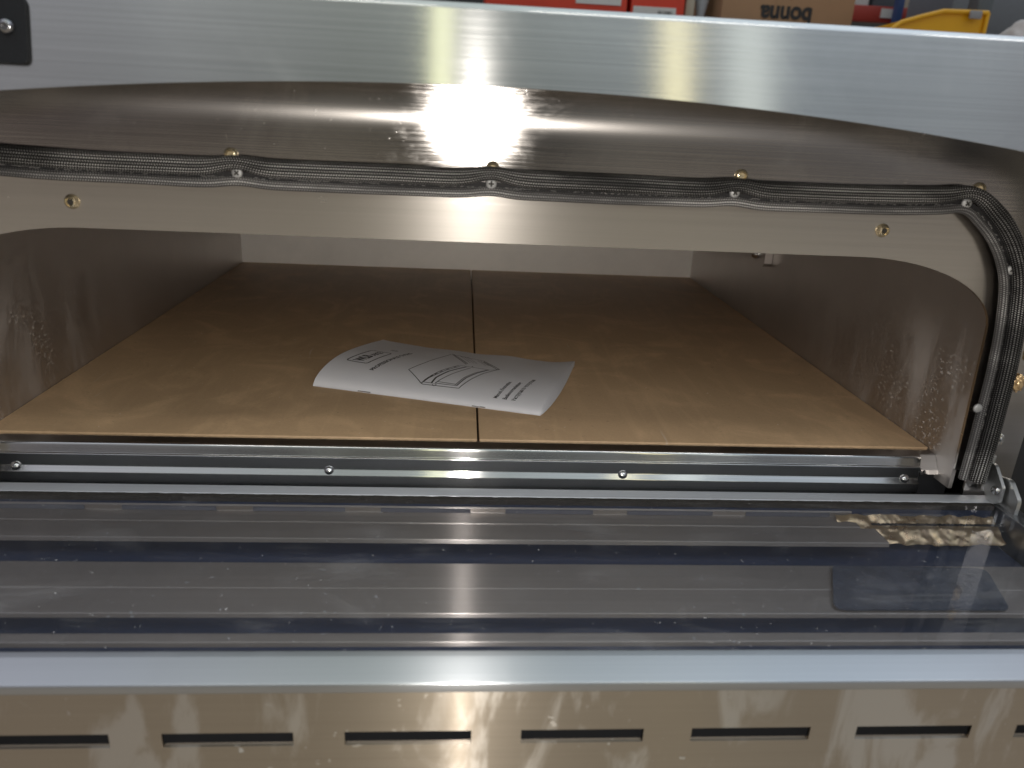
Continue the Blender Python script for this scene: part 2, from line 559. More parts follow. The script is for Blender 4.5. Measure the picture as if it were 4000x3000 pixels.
def glass_mat():
    m = bpy.data.materials.new('door_glass')
    m.use_nodes = True
    t = m.node_tree
    t.nodes.clear()
    out = node(t, 'ShaderNodeOutputMaterial')
    tr = node(t, 'ShaderNodeBsdfTransparent')
    tr.inputs[0].default_value = (0.86, 0.88, 0.92, 1)
    gl = node(t, 'ShaderNodeBsdfGlossy')
    gl.inputs['Roughness'].default_value = 0.05
    gl.inputs[0].default_value = (0.86, 0.90, 1.0, 1)
    df = node(t, 'ShaderNodeBsdfDiffuse')
    df.inputs[0].default_value = (0.6, 0.6, 0.6, 1)
    fr = node(t, 'ShaderNodeFresnel')
    fr.inputs[0].default_value = 1.75
    mx = node(t, 'ShaderNodeMixShader')
    ge = node(t, 'ShaderNodeNewGeometry')
    t.links.new(mth(t, 'MULTIPLY', fr.outputs[0], mth(t, 'SUBTRACT', 1.0, ge.outputs['Backfacing'])), mx.inputs[0])
    t.links.new(tr.outputs[0], mx.inputs[1])
    t.links.new(gl.outputs[0], mx.inputs[2])
    # flour dust and wiped smears lying on the pane
    vec = tex_coord(t, (1, 1, 1))
    dust = step(t, noise_tex(t, vec, 420, 2, 0.5), 0.735, 0.76)
    sm = mth(t, 'MULTIPLY', step(t, noise_tex(t, tex_coord(t, (9, 30, 1), rot=(0, 0, 0.35)), 1.0, 6, 0.65, 1.2), 0.5, 0.85), 0.16)
    k = mth(t, 'MAXIMUM', mth(t, 'MULTIPLY', dust, 0.6), mth(t, 'MULTIPLY', sm, 0.75))
    k = mth(t, 'ADD', k, 0.015)
    mx2 = node(t, 'ShaderNodeMixShader')
    t.links.new(k, mx2.inputs[0])
    t.links.new(mx.outputs[0], mx2.inputs[1])
    t.links.new(df.outputs[0], mx2.inputs[2])
    t.links.new(mx2.outputs[0], out.inputs[0])
    return m


M_glass = glass_mat()


def paper_mat():
    m, t, b = base_mat('booklet_paper')
    n = noise_tex(t, tex_coord(t, (1, 1, 1)), 30, 5, 0.6)
    t.links.new(mixc(t, n, (0.79, 0.79, 0.83), (0.86, 0.86, 0.90)), b.inputs['Base Color'])
    b.inputs['Roughness'].default_value = 0.45
    b.inputs['Specular IOR Level'].default_value = 0.35
    bump(t, n, 0.15, 0.001, b)
    return m


M_paper = paper_mat()
M_ink = plain('black_ink', (0.025, 0.024, 0.026), 0.5)
M_greyink = plain('grey_ink', (0.16, 0.16, 0.17), 0.5)
M_redplastic = plain('red_plastic', (0.72, 0.055, 0.025), 0.35, 0, 0.1, 12)
M_white = plain('white_paper_label', (0.72, 0.71, 0.69), 0.6)
M_labelink = plain('label_print', (0.14, 0.14, 0.14), 0.6)
M_card = plain('carton_board', (0.42, 0.25, 0.14), 0.75, 0, 0.12, 8)
M_blue = plain('blue_rack_paint', (0.035, 0.07, 0.19), 0.45, 0, 0.2, 5)
M_redbeam = plain('red_beam_paint', (0.42, 0.045, 0.03), 0.45, 0, 0.2, 5)
M_yellow = plain('yellow_plastic', (0.80, 0.42, 0.015), 0.35, 0, 0.08, 14)
M_greypaint = plain('grey_rack_paint', (0.10, 0.115, 0.13), 0.5, 0, 0.2, 5)
M_cream = plain('cream_paper', (0.48, 0.43, 0.34), 0.7)
M_film = plain('clear_film', (0.50, 0.53, 0.60), 0.2, 0, 0.3, 10)
M_bag = plain('pale_sack_cloth', (0.62, 0.57, 0.55), 0.75, 0, 0.15, 12, 0.5)


def floor_mat():
    m, t, b = base_mat('warehouse_floor')
    vec = tex_coord(t, (1, 1, 1))
    n = noise_tex(t, vec, 0.9, 6, 0.6)
    n = step(t, n, 0.3, 0.7)
    t.links.new(mixc(t, n, (0.40, 0.31, 0.22), (0.74, 0.61, 0.47)), b.inputs['Base Color'])
    b.inputs['Roughness'].default_value = 0.55
    bump(t, n, 0.1, 0.01, b)
    return m


# ------------------------------------------------------------------ setting
FLOOR_Z = -1.02
bm = bmesh.new()
add_box(bm, -14, 14, -14, 14, FLOOR_Z - 0.1, FLOOR_Z)
tag(link_mesh('floor', bm, floor_mat(), smooth=0), kind='structure')
bm = bmesh.new()
add_box(bm, -14, 14, 8.0, 8.2, FLOOR_Z, 5.0)
wall_o = link_mesh('warehouse_wall', bm, plain('warehouse_wall_paint', (0.05, 0.05, 0.055), 0.8, 0, 0.2, 2), smooth=0)
tag(wall_o, 'plain grey warehouse wall far behind the storage rack', 'wall')

# ------------------------------------------------------------------ the oven
OV = empty('pizza_oven', (0, 0.28, FLOOR_Z), 'open stainless steel deck pizza oven with its glazed door folded down', 'oven')

# --- hood: arched front plate, rolled top edge, top sheet
YH = -0.126
ZT = 0.2895


def arch_z(x):
    return 0.2507 - 0.232 * x * x


bm = bmesh.new()
arch = []
n = 60
for i in range(n + 1):
    x = -0.40 + 0.80 * i / n
    arch.append((x, arch_z(x)))
# cheeks drop to the base each side of the mouth
outl = [(-0.47, -0.16), (-0.435, -0.16), (-0.435, 0.175), (-0.425, 0.198)] + arch + [(0.425, 0.198), (0.435, 0.175), (0.435, -0.16), (0.47, -0.16)]
top = [(0.47, ZT - 0.0035), (-0.47, ZT - 0.0035)]
add_prism(bm, outl + top, 'y', YH, YH + 0.0015)
LEAN = 0.21                    # the hood leans back a little


def lean(bm_):
    for v in bm_.verts:
        v.co.y += (v.co.z - 0.25) * LEAN * max(0, 1 - max(0, v.co.y + 0.10) / 0.05)


lean(bm)
hood = link_mesh('hood', bm, M_hood, OV, smooth=0)
# rolled top edge and lid
bm = bmesh.new()
prof = [(YH, ZT - 0.0036)]
for k in range(9):
    a = math.pi / 2 * k / 8
    prof.append((YH + 0.0035 - 0.0035 * math.cos(a), ZT - 0.0035 + 0.0035 * math.sin(a)))
prof += [(0.74, ZT), (0.74, ZT - 0.002), (YH + 0.004, ZT - 0.002), (YH + 0.0015, ZT - 0.0036)]
add_prism(bm, prof, 'x', -0.47, 0.47)
lean(bm)
link_mesh('lid', bm, M_hood, OV, smooth=40)
# body shell: sides, base, back
bm = bmesh.new()
add_box(bm, -0.470, -0.466, YH + 0.0105, 0.74, -0.16, ZT - 0.004)
add_box(bm, 0.466, 0.470, YH + 0.0105, 0.74, -0.16, ZT - 0.004)
add_box(bm, -0.466, 0.466, 0.735, 0.74, -0.16, ZT - 0.004)
add_box(bm, -0.466, 0.466, -0.04, 0.735, -0.17, -0.155)
link_mesh('body', bm, M_hood, OV, smooth=0)
# stand below, out of the picture
bm = bmesh.new()
for sx in (-1, 1):
    for y in (0.0, 0.68):
        add_box(bm, sx * 0.44 - 0.02, sx * 0.44 + 0.02, y, y + 0.04, FLOOR_Z, -0.17)
add_box(bm, -0.46, 0.46, 0.0, 0.72, -0.19, -0.171)
link_mesh('stand', bm, M_galv, OV, smooth=0)
# dark sheets put in as shade between hood and recess
bm = bmesh.new()
add_box(bm, -0.466, -0.412, -0.034, -0.030, -0.15, 0.285)
add_box(bm, 0.412, 0.466, -0.034, -0.030, -0.15, 0.285)
add_box(bm, -0.466, 0.466, -0.114, -0.036, 0.279, 0.284)
link_mesh('recess_shade', bm, M_dark, OV, smooth=0)
for sx in (-1, 1):
    bm = bmesh.new()
    add_box(bm, min(sx * 0.4405, sx * 0.4645), max(sx * 0.4405, sx * 0.4645), -0.108, -0.036, -0.15, 0.278)
    link_mesh('cheek', bm, M_galv, OV, smooth=0)

# --- gasket path (right half, then mirrored)
half = [(0.0, 0.1962), (0.10, 0.1960), (0.20, 0.1960), (0.26, 0.1966), (0.300, 0.1978), (0.320, 0.1968), (0.335, 0.1890), (0.3475, 0.1775), (0.358, 0.1625),
        (0.3655, 0.145), (0.3705, 0.118), (0.3738, 0.085), (0.3750, 0.050), (0.3755, 0.020), (0.3752, -0.008)]


def catmull(P, per=10):
    out = []
    for i in range(len(P) - 1):
        p0, p1, p2, p3 = (Vector(P[max(i - 1, 0)]), Vector(P[i]), Vector(P[i + 1]), Vector(P[min(i + 2, len(P) - 1)]))
        for k in range(per):
            t = k / per
            out.append(0.5 * ((2 * p1) + (p2 - p0) * t + (2 * p0 - 5 * p1 + 4 * p2 - p3) * t * t + (3 * p1 - p0 - 3 * p2 + p3) * t ** 3))
    out.append(Vector(P[-1]))
    return out


def resample(P, d):
    out = [P[0]]
    acc = 0
    for a, b in zip(P, P[1:]):
        L = (b - a).length
        while acc + L >= d:
            f = (d - acc) / L
            a = a + (b - a) * f
            out.append(a)
            L = (b - a).length
            acc = 0
        acc += L
    return out


hp = catmull([(-p[0], p[1]) for p in half[::-1]] + half[1:], 12)
GP = resample(hp, 0.0022)
GSCREW = [(-0.3169, 0.1972), (-0.1557, 0.1967), (0.0013, 0.1967), (0.159, 0.1977), (0.3169, 0.1972), (0.3606, 0.1543), (0.3644, 0.052), (-0.3606, 0.1543), (-0.3644, 0.052)]


def gasket_tube(bm, lay, off, ry, rn, yc, seed, pinch):
    seg = 18
    rings = []
    N = len(GP)
    u = 0
    us = []
    for i, p in enumerate(GP):
        if i:
            u += (GP[i] - GP[i - 1]).length
        us.append(u)
        t = (GP[min(i + 1, N - 1)] - GP[max(i - 1, 0)]).normalized()
        nrm = Vector((-t.y, t.x))                     # outward (up on the top run)
        bmp = sum(math.exp(-((p - Vector(s)).length / 0.013) ** 2) for s in GSCREW if abs(s[0]) < 0.35)
        bmp = min(bmp, 1)
        wv = mnoise.noise(Vector((u * 14, seed, 0))) * 0.0006
        o = off + wv + bmp * (0.0030 if pinch else 0.0020)
        r1 = rn * (1 - (0.25 if pinch else 0.0) * bmp)
        c = p + nrm * o
        end = min(u, 9)
        ring = []
        for k in range(seg):
            a = 2 * math.pi * k / seg
            q = c + nrm * (r1 * math.cos(a))
            ring.append(bm.verts.new((q.x, yc - ry * math.sin(a) + (0.001 * bmp if pinch else 0), q.y)))
        rings.append(ring)
    circ = math.pi * (ry + rn)
    for i in range(N - 1):
        for k in range(seg):
            j = (k + 1) % seg
            f = bm.faces.new((rings[i][k], rings[i][j], rings[i + 1][j], rings[i + 1][k]))
            for lp, (uu, vv) in zip(f.loops, ((us[i], k), (us[i], k + 1), (us[i + 1], k + 1), (us[i + 1], k))):
                lp[lay].uv = (uu, vv / seg * circ)
    bm.faces.new(rings[0][::-1])
    bm.faces.new(rings[-1])


bm = bmesh.new()
lay = bm.loops.layers.uv.new('UVMap')
gasket_tube(bm, lay, 0.0038, 0.0062, 0.0057, -0.0462, 1.0, True)
gasket = link_mesh('gasket', bm, M_gasket, OV, smooth=60)
bm = bmesh.new()
lay = bm.loops.layers.uv.new('UVMap')
gasket_tube(bm, lay, -0.0062, 0.0034, 0.0030, -0.0435, 5.0, False)
link_mesh('edge_cord', bm, M_cord, gasket, smooth=60)
# flat tape between the cords, with its line of stitches
bm = bmesh.new()
rows = []
for i, p in enumerate(GP):
    t = (GP[min(i + 1, len(GP) - 1)] - GP[max(i - 1, 0)]).normalized()
    nn = Vector((-t.y, t.x))
    a, b_ = p + nn * 0.001, p - nn * 0.0062
    rows.append([bm.verts.new((a.x, -0.0425, a.y)), bm.verts.new((b_.x, -0.0425, b_.y)), bm.verts.new((b_.x, -0.0405, b_.y)), bm.verts.new((a.x, -0.0405, a.y))])
for A, B in zip(rows, rows[1:]):
    for k in range(4):
        bm.faces.new((A[k], A[(k + 1) % 4], B[(k + 1) % 4], B[k]))
link_mesh('gasket_tape', bm, M_tape, gasket, smooth=40)
bm = bmesh.new()
for i in range(1, len(GP) - 1):
    if random.random() < 0.30:
        continue
    p = GP[i]
    t = (GP[i + 1] - GP[i - 1]).normalized()
    nn = Vector((-t.y, t.x))
    o = p - nn * (0.0022 + random.uniform(-.0004, .0004))
    d = (t * 0.0009 + nn * random.uniform(-.0005, .0005))
    add_tube(bm, [(o.x - d.x, -0.0428, o.y - d.y), (o.x, -0.0432, o.y), (o.x + d.x, -0.0428, o.y + d.y)], 0.00028, 5)
link_mesh('stitching', bm, M_stitch, gasket, smooth=60)


def cross_screw(name, loc, r, mat, parent, axis=(0, -1, 0), dome=0.45, cross=True, spin=0.3):
    bm = bmesh.new()
    prof = [(r, 0), (r * 1.0, r * 0.18)]
    for k in range(1, 7):
        a = math.pi / 2 * k / 6
        prof.append((r * math.cos(a), r * 0.18 + r * dome * math.sin(a)))
    prof[-1] = (0, prof[-1][1])
    add_lathe(bm, prof, axis, 24)
    o = link_mesh(name, bm, mat, parent, loc, smooth=50)
    if cross:
        bm = bmesh.new()
        h = r * (0.18 + dome)
        q = Vector(axis).to_track_quat('Z', 'Y')
        for k in range(2):
            b2 = bmesh.new()
            w = r * 0.16
            add_box(b2, -r * .52, r * .52, -w, w, h * 0.5, h * 1.015)
            rot = Matrix.Rotation(spin + k * math.pi / 2, 3, 'Z')
            vs = {}
            for v in b2.verts:
                vs[v] = bm.verts.new(q @ (rot @ v.co + Vector((0, 0, 0.00004 * k))))
            for f in b2.faces:
                bm.faces.new([vs[v] for v in f.verts])
            b2.free()
        link_mesh('cross_recess', bm, M_grime_shade, parent, loc, smooth=0)  # solid dark cross in place of a cut recess
    return o


for i, (x, z) in enumerate(GSCREW):
    cross_screw('screw', (x, -0.0445, z), 0.0034, M_zinc, gasket, cross=i != 6, spin=random.random())

# --- recessed face behind the hood (outside the gasket) and mouth panel (inside it)
YF = -0.040
path_in = [(p.x, p.y) for p in GP]           # left bottom -> top -> right bottom
bm = bmesh.new()
poly = path_in + [(path_in[-1][0], -0.05), (0.411, -0.05), (0.411, 0.278), (-0.411, 0.278), (-0.411, -0.05), (path_in[0][0], -0.05)]
add_prism(bm, poly, 'y', YF, YF + 0.002)
face = link_mesh('recess_panel', bm, M_face, OV, smooth=0)
for x, z in ((-0.3263, 0.2070), (-0.160, 0.2082), (0.002, 0.2072), (0.1635, 0.2092), (0.3263, 0.2077)):
    bm = bmesh.new()
    pr = [(0.0043, 0.0), (0.0043, 0.0008), (0.0037, 0.0022), (0.0028, 0.0025), (0.0020, 0.0012), (0.0, 0.0009)]
    add_lathe(bm, pr, (0, -1, 0), 22)
    link_mesh('eyelet_screw', bm, M_brass, face, (x, YF - 0.0001, z - 0.0012), smooth=50)

YI = -0.030
op = []
for i in range(17):                            # quarter curve of the mouth, right side, from top to side
    a = math.pi / 2 * i / 16
    op.append((0.262 + 0.105 * math.sin(a) ** 1.02, 0.1045 + 0.0525 * math.cos(a) ** 0.92 if i < 16 else 0.1045))
opening = [(-0.3715, -0.0055)] + [(-x, z) for x, z in op[::-1]] + op + [(0.3715, -0.0055)]
opening = [(CAM.x + (x - CAM.x) * 0.9879, CAM.z + (z - CAM.z) * 0.9879) for x, z in opening]
bm = bmesh.new()
outer = [(0.400, -0.0025), (0.400, 0.215), (-0.400, 0.215), (-0.400, -0.0025)]
YI = -0.036
add_prism(bm, opening + outer, 'y', YI, YI + 0.0025)
mouth = link_mesh('mouth_panel', bm, M_inner, OV, smooth=0)
for x in (-0.2612, 0.2683):
    z = 0.1741 if x < 0 else 0.1763
    bm = bmesh.new()
    add_lathe(bm, [(0.0046, 0), (0.0046, 0.0006), (0.0034, 0.0020), (0.0033, 0.0034), (0.0026, 0.0040), (0.0018, 0.0028), (0, 0.0026)], (0, -1, 0), 24)
    ps = link_mesh('panel_screw', bm, M_brass, mouth, (x, YI - 0.0001, z), smooth=45)
    ps.data.materials.append(M_grime_shade)
    for q in ps.data.polygons:        # hollow of the head painted dark for its shade
        if q.center.xz.length < 0.0016:
            q.material_index = 1

# --- baking chamber
WX, YB, ZC = 0.3675, 0.680, 0.185
bm = bmesh.new()
add_box(bm, WX, WX + 0.003, YI + 0.003, YB, -0.02, ZC)
link_mesh('chamber_side', bm, M_wall, OV, smooth=0)
bm = bmesh.new()
add_box(bm, -WX - 0.003, -WX, YI + 0.003, YB, -0.02, ZC)
link_mesh('chamber_side', bm, M_wall, OV, smooth=0)
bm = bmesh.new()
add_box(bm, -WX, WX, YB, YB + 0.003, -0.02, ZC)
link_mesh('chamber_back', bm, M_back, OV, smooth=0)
bm = bmesh.new()
add_box(bm, -WX, WX, YI + 0.003, YB, ZC + 0.0005, ZC + 0.004)
link_mesh('chamber_ceiling', bm, M_ceil, OV, smooth=0)
# heating rods under the ceiling
for y in (0.06, 0.16, 0.26, 0.36, 0.46, 0.56):
    bm = bmesh.new()
    add_tube(bm, [(-0.34, y, ZC - 0.012), (0.34, y, ZC - 0.012)], 0.004, 12)
    link_mesh('heating_rod', bm, M_ceil, OV, smooth=60)
# lamp bracket on the right wall
bm = bmesh.new()
add_prism(bm, [(0.452, 0.112), (0.452, 0.084), (0.440, 0.083), (0.366, 0.078), (0.362, 0.082), (0.362, 0.112)], 'x', WX - 0.010, WX - 0.0005)
br = link_mesh('lamp_bracket', bm, M_wall, OV, smooth=30)
for y, z in ((0.385, 0.0905), (0.412, 0.093)):
    bm = bmesh.new()
    add_lathe(bm, [(0.006, 0), (0.006, 0.004), (0.004, 0.007), (0, 0.008)], (-1, 0, 0), 16)
    link_mesh('bracket_nut', bm, M_rivet, br, (WX - 0.0105, y, z), smooth=50)

# stones
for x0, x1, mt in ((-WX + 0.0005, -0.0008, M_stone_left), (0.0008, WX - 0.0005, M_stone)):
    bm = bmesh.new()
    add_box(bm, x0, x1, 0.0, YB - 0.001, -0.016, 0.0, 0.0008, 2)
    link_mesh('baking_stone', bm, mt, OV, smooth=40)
bm = bmesh.new()
add_box(bm, -0.367, 0.367, 0.0, YB - 0.001, -0.0195, -0.0165)
link_mesh('stone_support', bm, M_dark, OV, smooth=0)

# --- sill: bent sheet in front of the stones
bm = bmesh.new()
pts = fillet([(-0.0003, -0.0014), (-0.0146, -0.0014), (-0.0162, -0.0092), (-0.0176, -0.0098), (-0.0174, -0.0116), (-0.0170, -0.0195), (-0.0198, -0.0236), (-0.0200, -0.0400)],
             [0.0032, 0.0006, 0.0012, 0.0006, 0.0012, 0.0014], 6)
sheet_profile(bm, pts, -0.3525, 0.3525)
sill = link_mesh('sill', bm, M_sill, OV, smooth=50)
bm = bmesh.new()
for sx in (-1, 1):                 # outer ends of the sill, cut on the slant
    bm = bmesh.new()
    sheet_profile(bm, fillet([(-0.0003, -0.0016), (-0.0095, -0.0016), (-0.0180, -0.0120), (-0.0195, -0.0150)], [0.003, 0.0015], 6), min(sx * 0.3528, sx * 0.3672), max(sx * 0.3528, sx * 0.3672))
    link_mesh('sill_end', bm, M_sill, sill, smooth=40)
for x in (-0.3386, -0.1124, 0.1125, 0.3410):
    bm = bmesh.new()
    add_lathe(bm, [(0.0037, 0), (0.0036, 0.0008), (0.0030, 0.0019), (0.0017, 0.0026), (0, 0.0028)], (0, -0.75, 0.66), 24)
    link_mesh('rivet', bm, M_rivet, sill, (x, -0.0172, -0.0200), smooth=60)
bm = bmesh.new()
add_box(bm, -0.41, 0.41, -0.0420, -0.0005, -0.060, -0.041)
for sx in (-1, 1):
    add_box(bm, min(sx * .3531, sx * .380), max(sx * .3531, sx * .380), -0.0145, -0.0020, -0.0408, -0.0180)
link_mesh('sill_shade', bm, M_dark, OV, smooth=0)  # dark blocks stand for the shade in the sill gap

# --- door, folded down flat in front of the mouth
DZ = -0.020
bm = bmesh.new()
for sx in (-1, 1):
    add_box(bm, min(sx * .3875, sx * .402), max(sx * .3875, sx * .402), -0.2190, -0.0565, -0.060, DZ, 0.0007, 2)
pts = fillet([(-0.2187, -0.034), (-0.2187, DZ + 0.0002), (-0.2222, DZ - 0.0006), (-0.2358, -0.0257), (-0.2365, -0.0300)], [0.0004, 0.003, 0.0016], 6)
P = [Vector(p) for p in pts]
add_prism(bm, [tuple(p) for p in P] + [(-0.2350, -0.034)], 'x', -0.402, 0.402)
door = link_mesh('door', bm, M_door, OV, smooth=40)
bm = bmesh.new()
add_box(bm, -0.402, 0.402, -0.0558, -0.0430, -0.060, DZ, 0.0012, 3)
link_mesh('hinge_rail', bm, M_rail, door, smooth=40)
# front edge with ventilation slots
SP, SW = 0.0882, 0.0631
slots = [(-0.1571 + SP * (k - 3), -0.1571 + SP * (k - 3) + SW) for k in range(9)]
slots = [s for s in slots if s[0] > -0.43 and s[1] < 0.40]
slots = [s for s in slots if s[0] > -0.40]
yf, yb_ = -0.2365, -0.2350
za, zb = -0.0545, -0.0630
bm = bmesh.new()
xs = [-0.402] + [v for s in slots for v in s] + [0.402]


def quadbox(x0, x1, z0, z1):
    add_box(bm, x0, x1, yf, yb_, z0, z1)


# one sheet with real openings: front and back skins plus the slot walls
def skin(y):
    V = {}

    def g(x, z):
        k = (round(x, 6), round(z, 6))
        if k not in V:
            V[k] = bm.verts.new((x, y, z))
        return V[k]
    zs = [-0.0302, za, zb, -0.115]
    for i in range(len(xs) - 1):
        for j in range(3):
            if j == 1 and i % 2 == 1:
                continue
            bm.faces.new((g(xs[i], zs[j]), g(xs[i + 1], zs[j]), g(xs[i + 1], zs[j + 1]), g(xs[i], zs[j + 1])))
    return V


F = skin(yf)
B = skin(yb_)
for s in slots:
    k = [(round(a, 6), round(b, 6)) for a, b in ((s[0], za), (s[1], za), (s[1], zb), (s[0], zb))]
    for i in range(4):
        j = (i + 1) % 4
        bm.faces.new((F[k[i]], F[k[j]], B[k[j]], B[k[i]]))
front = link_mesh('door_front', bm, M_front, door, smooth=0)
# folded lower lip seen inside each slot
bm = bmesh.new()
for s in slots:
    add_box(bm, s[0] + 0.0002, s[1] - 0.0002, -0.2348, -0.2336, zb - 0.0012, zb - 0.0002)
link_mesh('slot_lip', bm, M_strip, door, smooth=0)
bm = bmesh.new()
add_box(bm, -0.386, 0.386, -0.2250, -0.2220, -0.112, -0.0345)
link_mesh('slot_shade', bm, M_dark, door, smooth=0)  # dark slab put behind the slots as their shade
# pane
bm = bmesh.new()
add_box(bm, -0.3872, 0.3872, -0.2183, -0.0600, DZ - 0.0042, DZ - 0.0004)
link_mesh('glass', bm, M_glass, door, smooth=0)
bm = bmesh.new()
N = 240
for i in range(N):
    x0 = -0.387 + 0.774 * i / N
    w = 0.0011 + 0.0006 * mnoise.noise(Vector((x0 * 60, 0, 0)))
    add_box(bm, x0, x0 + 0.774 / N, -0.0562 - w - 0.0032, -0.0560, DZ - 0.004, DZ - 0.0002 + 0.0003 * mnoise.noise(Vector((x0 * 130, 3, 0))))
link_mesh('glass_seal', bm, M_grime_shade, door, smooth=0)
# hollow door seen through the pane
bm = bmesh.new()
add_box(bm, -0.386, 0.386, -0.2180, -0.0590, -0.0480, -0.0460)
add_box(bm, -0.386, 0.386, -0.0600, -0.0590, -0.0455, DZ - 0.0045)
link_mesh('door_tray', bm, M_navy, door, smooth=0)


def strip(prof, name='inner_strip', mat=None, r=0.0009, x0=-0.385, x1=0.385):
    bm = bmesh.new()
    sheet_profile(bm, fillet(prof, r, 4), x0, x1, 0.0008)
    return link_mesh(name, bm, mat or M_strip, door, smooth=50)


ZS = -0.030
strip([(-0.0612, -0.0255), (-0.0622, -0.0262), (-0.0622, ZS), (-0.0762, ZS), (-0.0765, -0.0325)], x1=0.276)
strip([(-0.0770, ZS - 0.0012), (-0.0778, ZS - 0.0002), (-0.0972, ZS), (-0.0980, ZS - 0.003)], x1=0.286)
strip([(-0.1250, -0.033), (-0.1254, ZS), (-0.1515, ZS), (-0.1520, ZS - 0.0003), (-0.1750, ZS - 0.0003), (-0.1756, -0.033)])
strip([(-0.1918, -0.033), (-0.1922, ZS), (-0.1995, ZS - 0.0002), (-0.2000, -0.033)])
# slots repeated along the hinge side of the door
bm = bmesh.new()
for s in slots:
    x0, x1 = max(s[0], -0.385), min(s[1], 0.385)
    add_box(bm, x0, x1, -0.0632, -0.0620, -0.0295, -0.0266)
link_mesh('inner_slot', bm, M_slot, door, smooth=0)
# dark reflection at the right, built as a plate under the pane
bm = bmesh.new()
pl = fillet([(0.275, -0.1290), (0.3330, -0.1310), (0.3180, -0.1740), (0.2080, -0.1740), (0.2290, -0.1290), (0.275, -0.1290)], 0.006, 5)
add_prism(bm, pl[:-1], 'z', -0.0290, -0.0278)
link_mesh('dark_reflection', bm, M_reflection, door, smooth=0)
# golden reflection at the right, imitated by an added crumpled sheet
bm = bmesh.new()
nx, ny = 110, 34
gr = []
for j in range(ny + 1):
    row_ = []
    for i in range(nx + 1):
        x = 0.262 + 0.1225 * i / nx
        y = -0.0640 - 0.0200 * j / ny
        z = -0.0270 - 0.0125 * j / ny + 0.0019 * mnoise.noise(Vector((x * 110, y * 140, 1.3))) + 0.0006 * mnoise.noise(Vector((x * 300, y * 330, 7.7)))
        row_.append(bm.verts.new((x, y, z)))
    gr.append(row_)
for j in range(ny):
    for i in range(nx):
        bm.faces.new((gr[j][i], gr[j][i + 1], gr[j + 1][i + 1], gr[j + 1][i]))
link_mesh('glint_sheet', bm, M_glint, door, smooth=70)

bm = bmesh.new()  # thin ragged dark bar across the golden sheet
for i in range(60):
    x0 = 0.285 + 0.1 * i / 60
    w = 0.0010 + 0.0009 * abs(mnoise.noise(Vector((x0 * 240, 1, 4))))
    add_box(bm, x0, x0 + 0.1 / 60, -0.0745 - w, -0.0745 + w, -0.0290, -0.0284 + 0.0002 * (i % 2))
link_mesh('dark_line', bm, M_grime_shade, door, smooth=0)

# --- hinge at the right: bracket plate, lever arm, pin
bm = bmesh.new()
pr = fillet([(-0.058, -0.046), (-0.0745, -0.046), (-0.0745, -0.0085), (-0.062, 0.0025), (-0.047, -0.001), (-0.046, -0.046)], [0.0005, 0.006, 0.006, 0.003], 6)
add_prism(bm, pr, 'x', 0.3915, 0.3945)
hinge = link_mesh('hinge_bracket', bm, M_galv, OV, smooth=40)
bm = bmesh.new()
pr = fillet([(-0.050, -0.020), (-0.0630, -0.018), (-0.0625, -0.004), (-0.0500, 0.0085), (-0.0440, 0.0085), (-0.0440, -0.012), (-0.050, -0.020)], 0.004, 5)
add_prism(bm, pr[:-1], 'x', 0.3868, 0.3893)
link_mesh('hinge_arm', bm, M_galv, hinge, smooth=40)
bm = bmesh.new()
add_lathe(bm, [(0.0036, 0), (0.0036, 0.0012), (0.0026, 0.0022), (0.0, 0.0024)], (-1, 0, 0), 20)
link_mesh('hinge_pin', bm, M_rivet, hinge, (0.3866, -0.0575, -0.0085), smooth=50)
bm = bmesh.new()
add_box(bm, 0.3855, 0.3905, -0.0450, -0.0412, 0.006, 0.014, 0.0008)
link_mesh('hinge_hook', bm, M_galv, hinge, smooth=40)
# crinkled scraps added to imitate sparkles of light beside the gasket
for x, z, r in ((0.3955, 0.092, 0.005), (0.3935, 0.071, 0.0065), (0.392, 0.026, 0.0045)):
    bm = bmesh.new()
    bmesh.ops.create_icosphere(bm, subdivisions=3, radius=1)
    for v in bm.verts:
        k = 1 + 0.45 * mnoise.noise(v.co * 2.3 + Vector((x * 90, 0, 0)))
        v.co = Vector((v.co.x * r * .55 * k, v.co.y * 0.0016 * k, v.co.z * r * k))
    link_mesh('glint_scrap', bm, M_glint if z > 0.05 else M_rivet, face, (x, YF - 0.0012, z), smooth=0)

# --- black handle plate at the top left of the hood
bm = bmesh.new()
rr = fillet([(-0.245, 0.2497), (-0.2262, 0.2497), (-0.2262, 0.2815), (-0.2660, 0.2815), (-0.2660, 0.2497), (-0.245, 0.2497)], [0.0035, 0.0065, 0.0065, 0.0035], 6)
add_prism(bm, rr[:-1], 'y', YH - 0.0022, YH - 0.0001)
lean(bm)
plate = link_mesh('mounting_plate', bm, M_black, OV, smooth=30)
bm = bmesh.new()
add_lathe(bm, [(0.0037, 0), (0.0036, 0.0008), (0.0031, 0.0020), (0.0022, 0.0027), (0.0017, 0.0028), (0.0016, 0.0016), (0, 0.0015)], (0, -1, 0), 24)
link_mesh('button_screw', bm, M_blackscrew, plate, (-0.2346, YH - 0.0022 + 0.0158 * LEAN, 0.2658), smooth=45)

# ------------------------------------------------------------------ the instruction booklet on the stones
A_ = -0.2913
E1 = Vector((math.cos(A_), math.sin(A_), 0))
E2 = Vector((-math.sin(A_), math.cos(A_), 0)) + 0.05 * E1
P0 = Vector((-0.1479, 0.1106, 0.0))
BL, BW = 0.21, 0.148


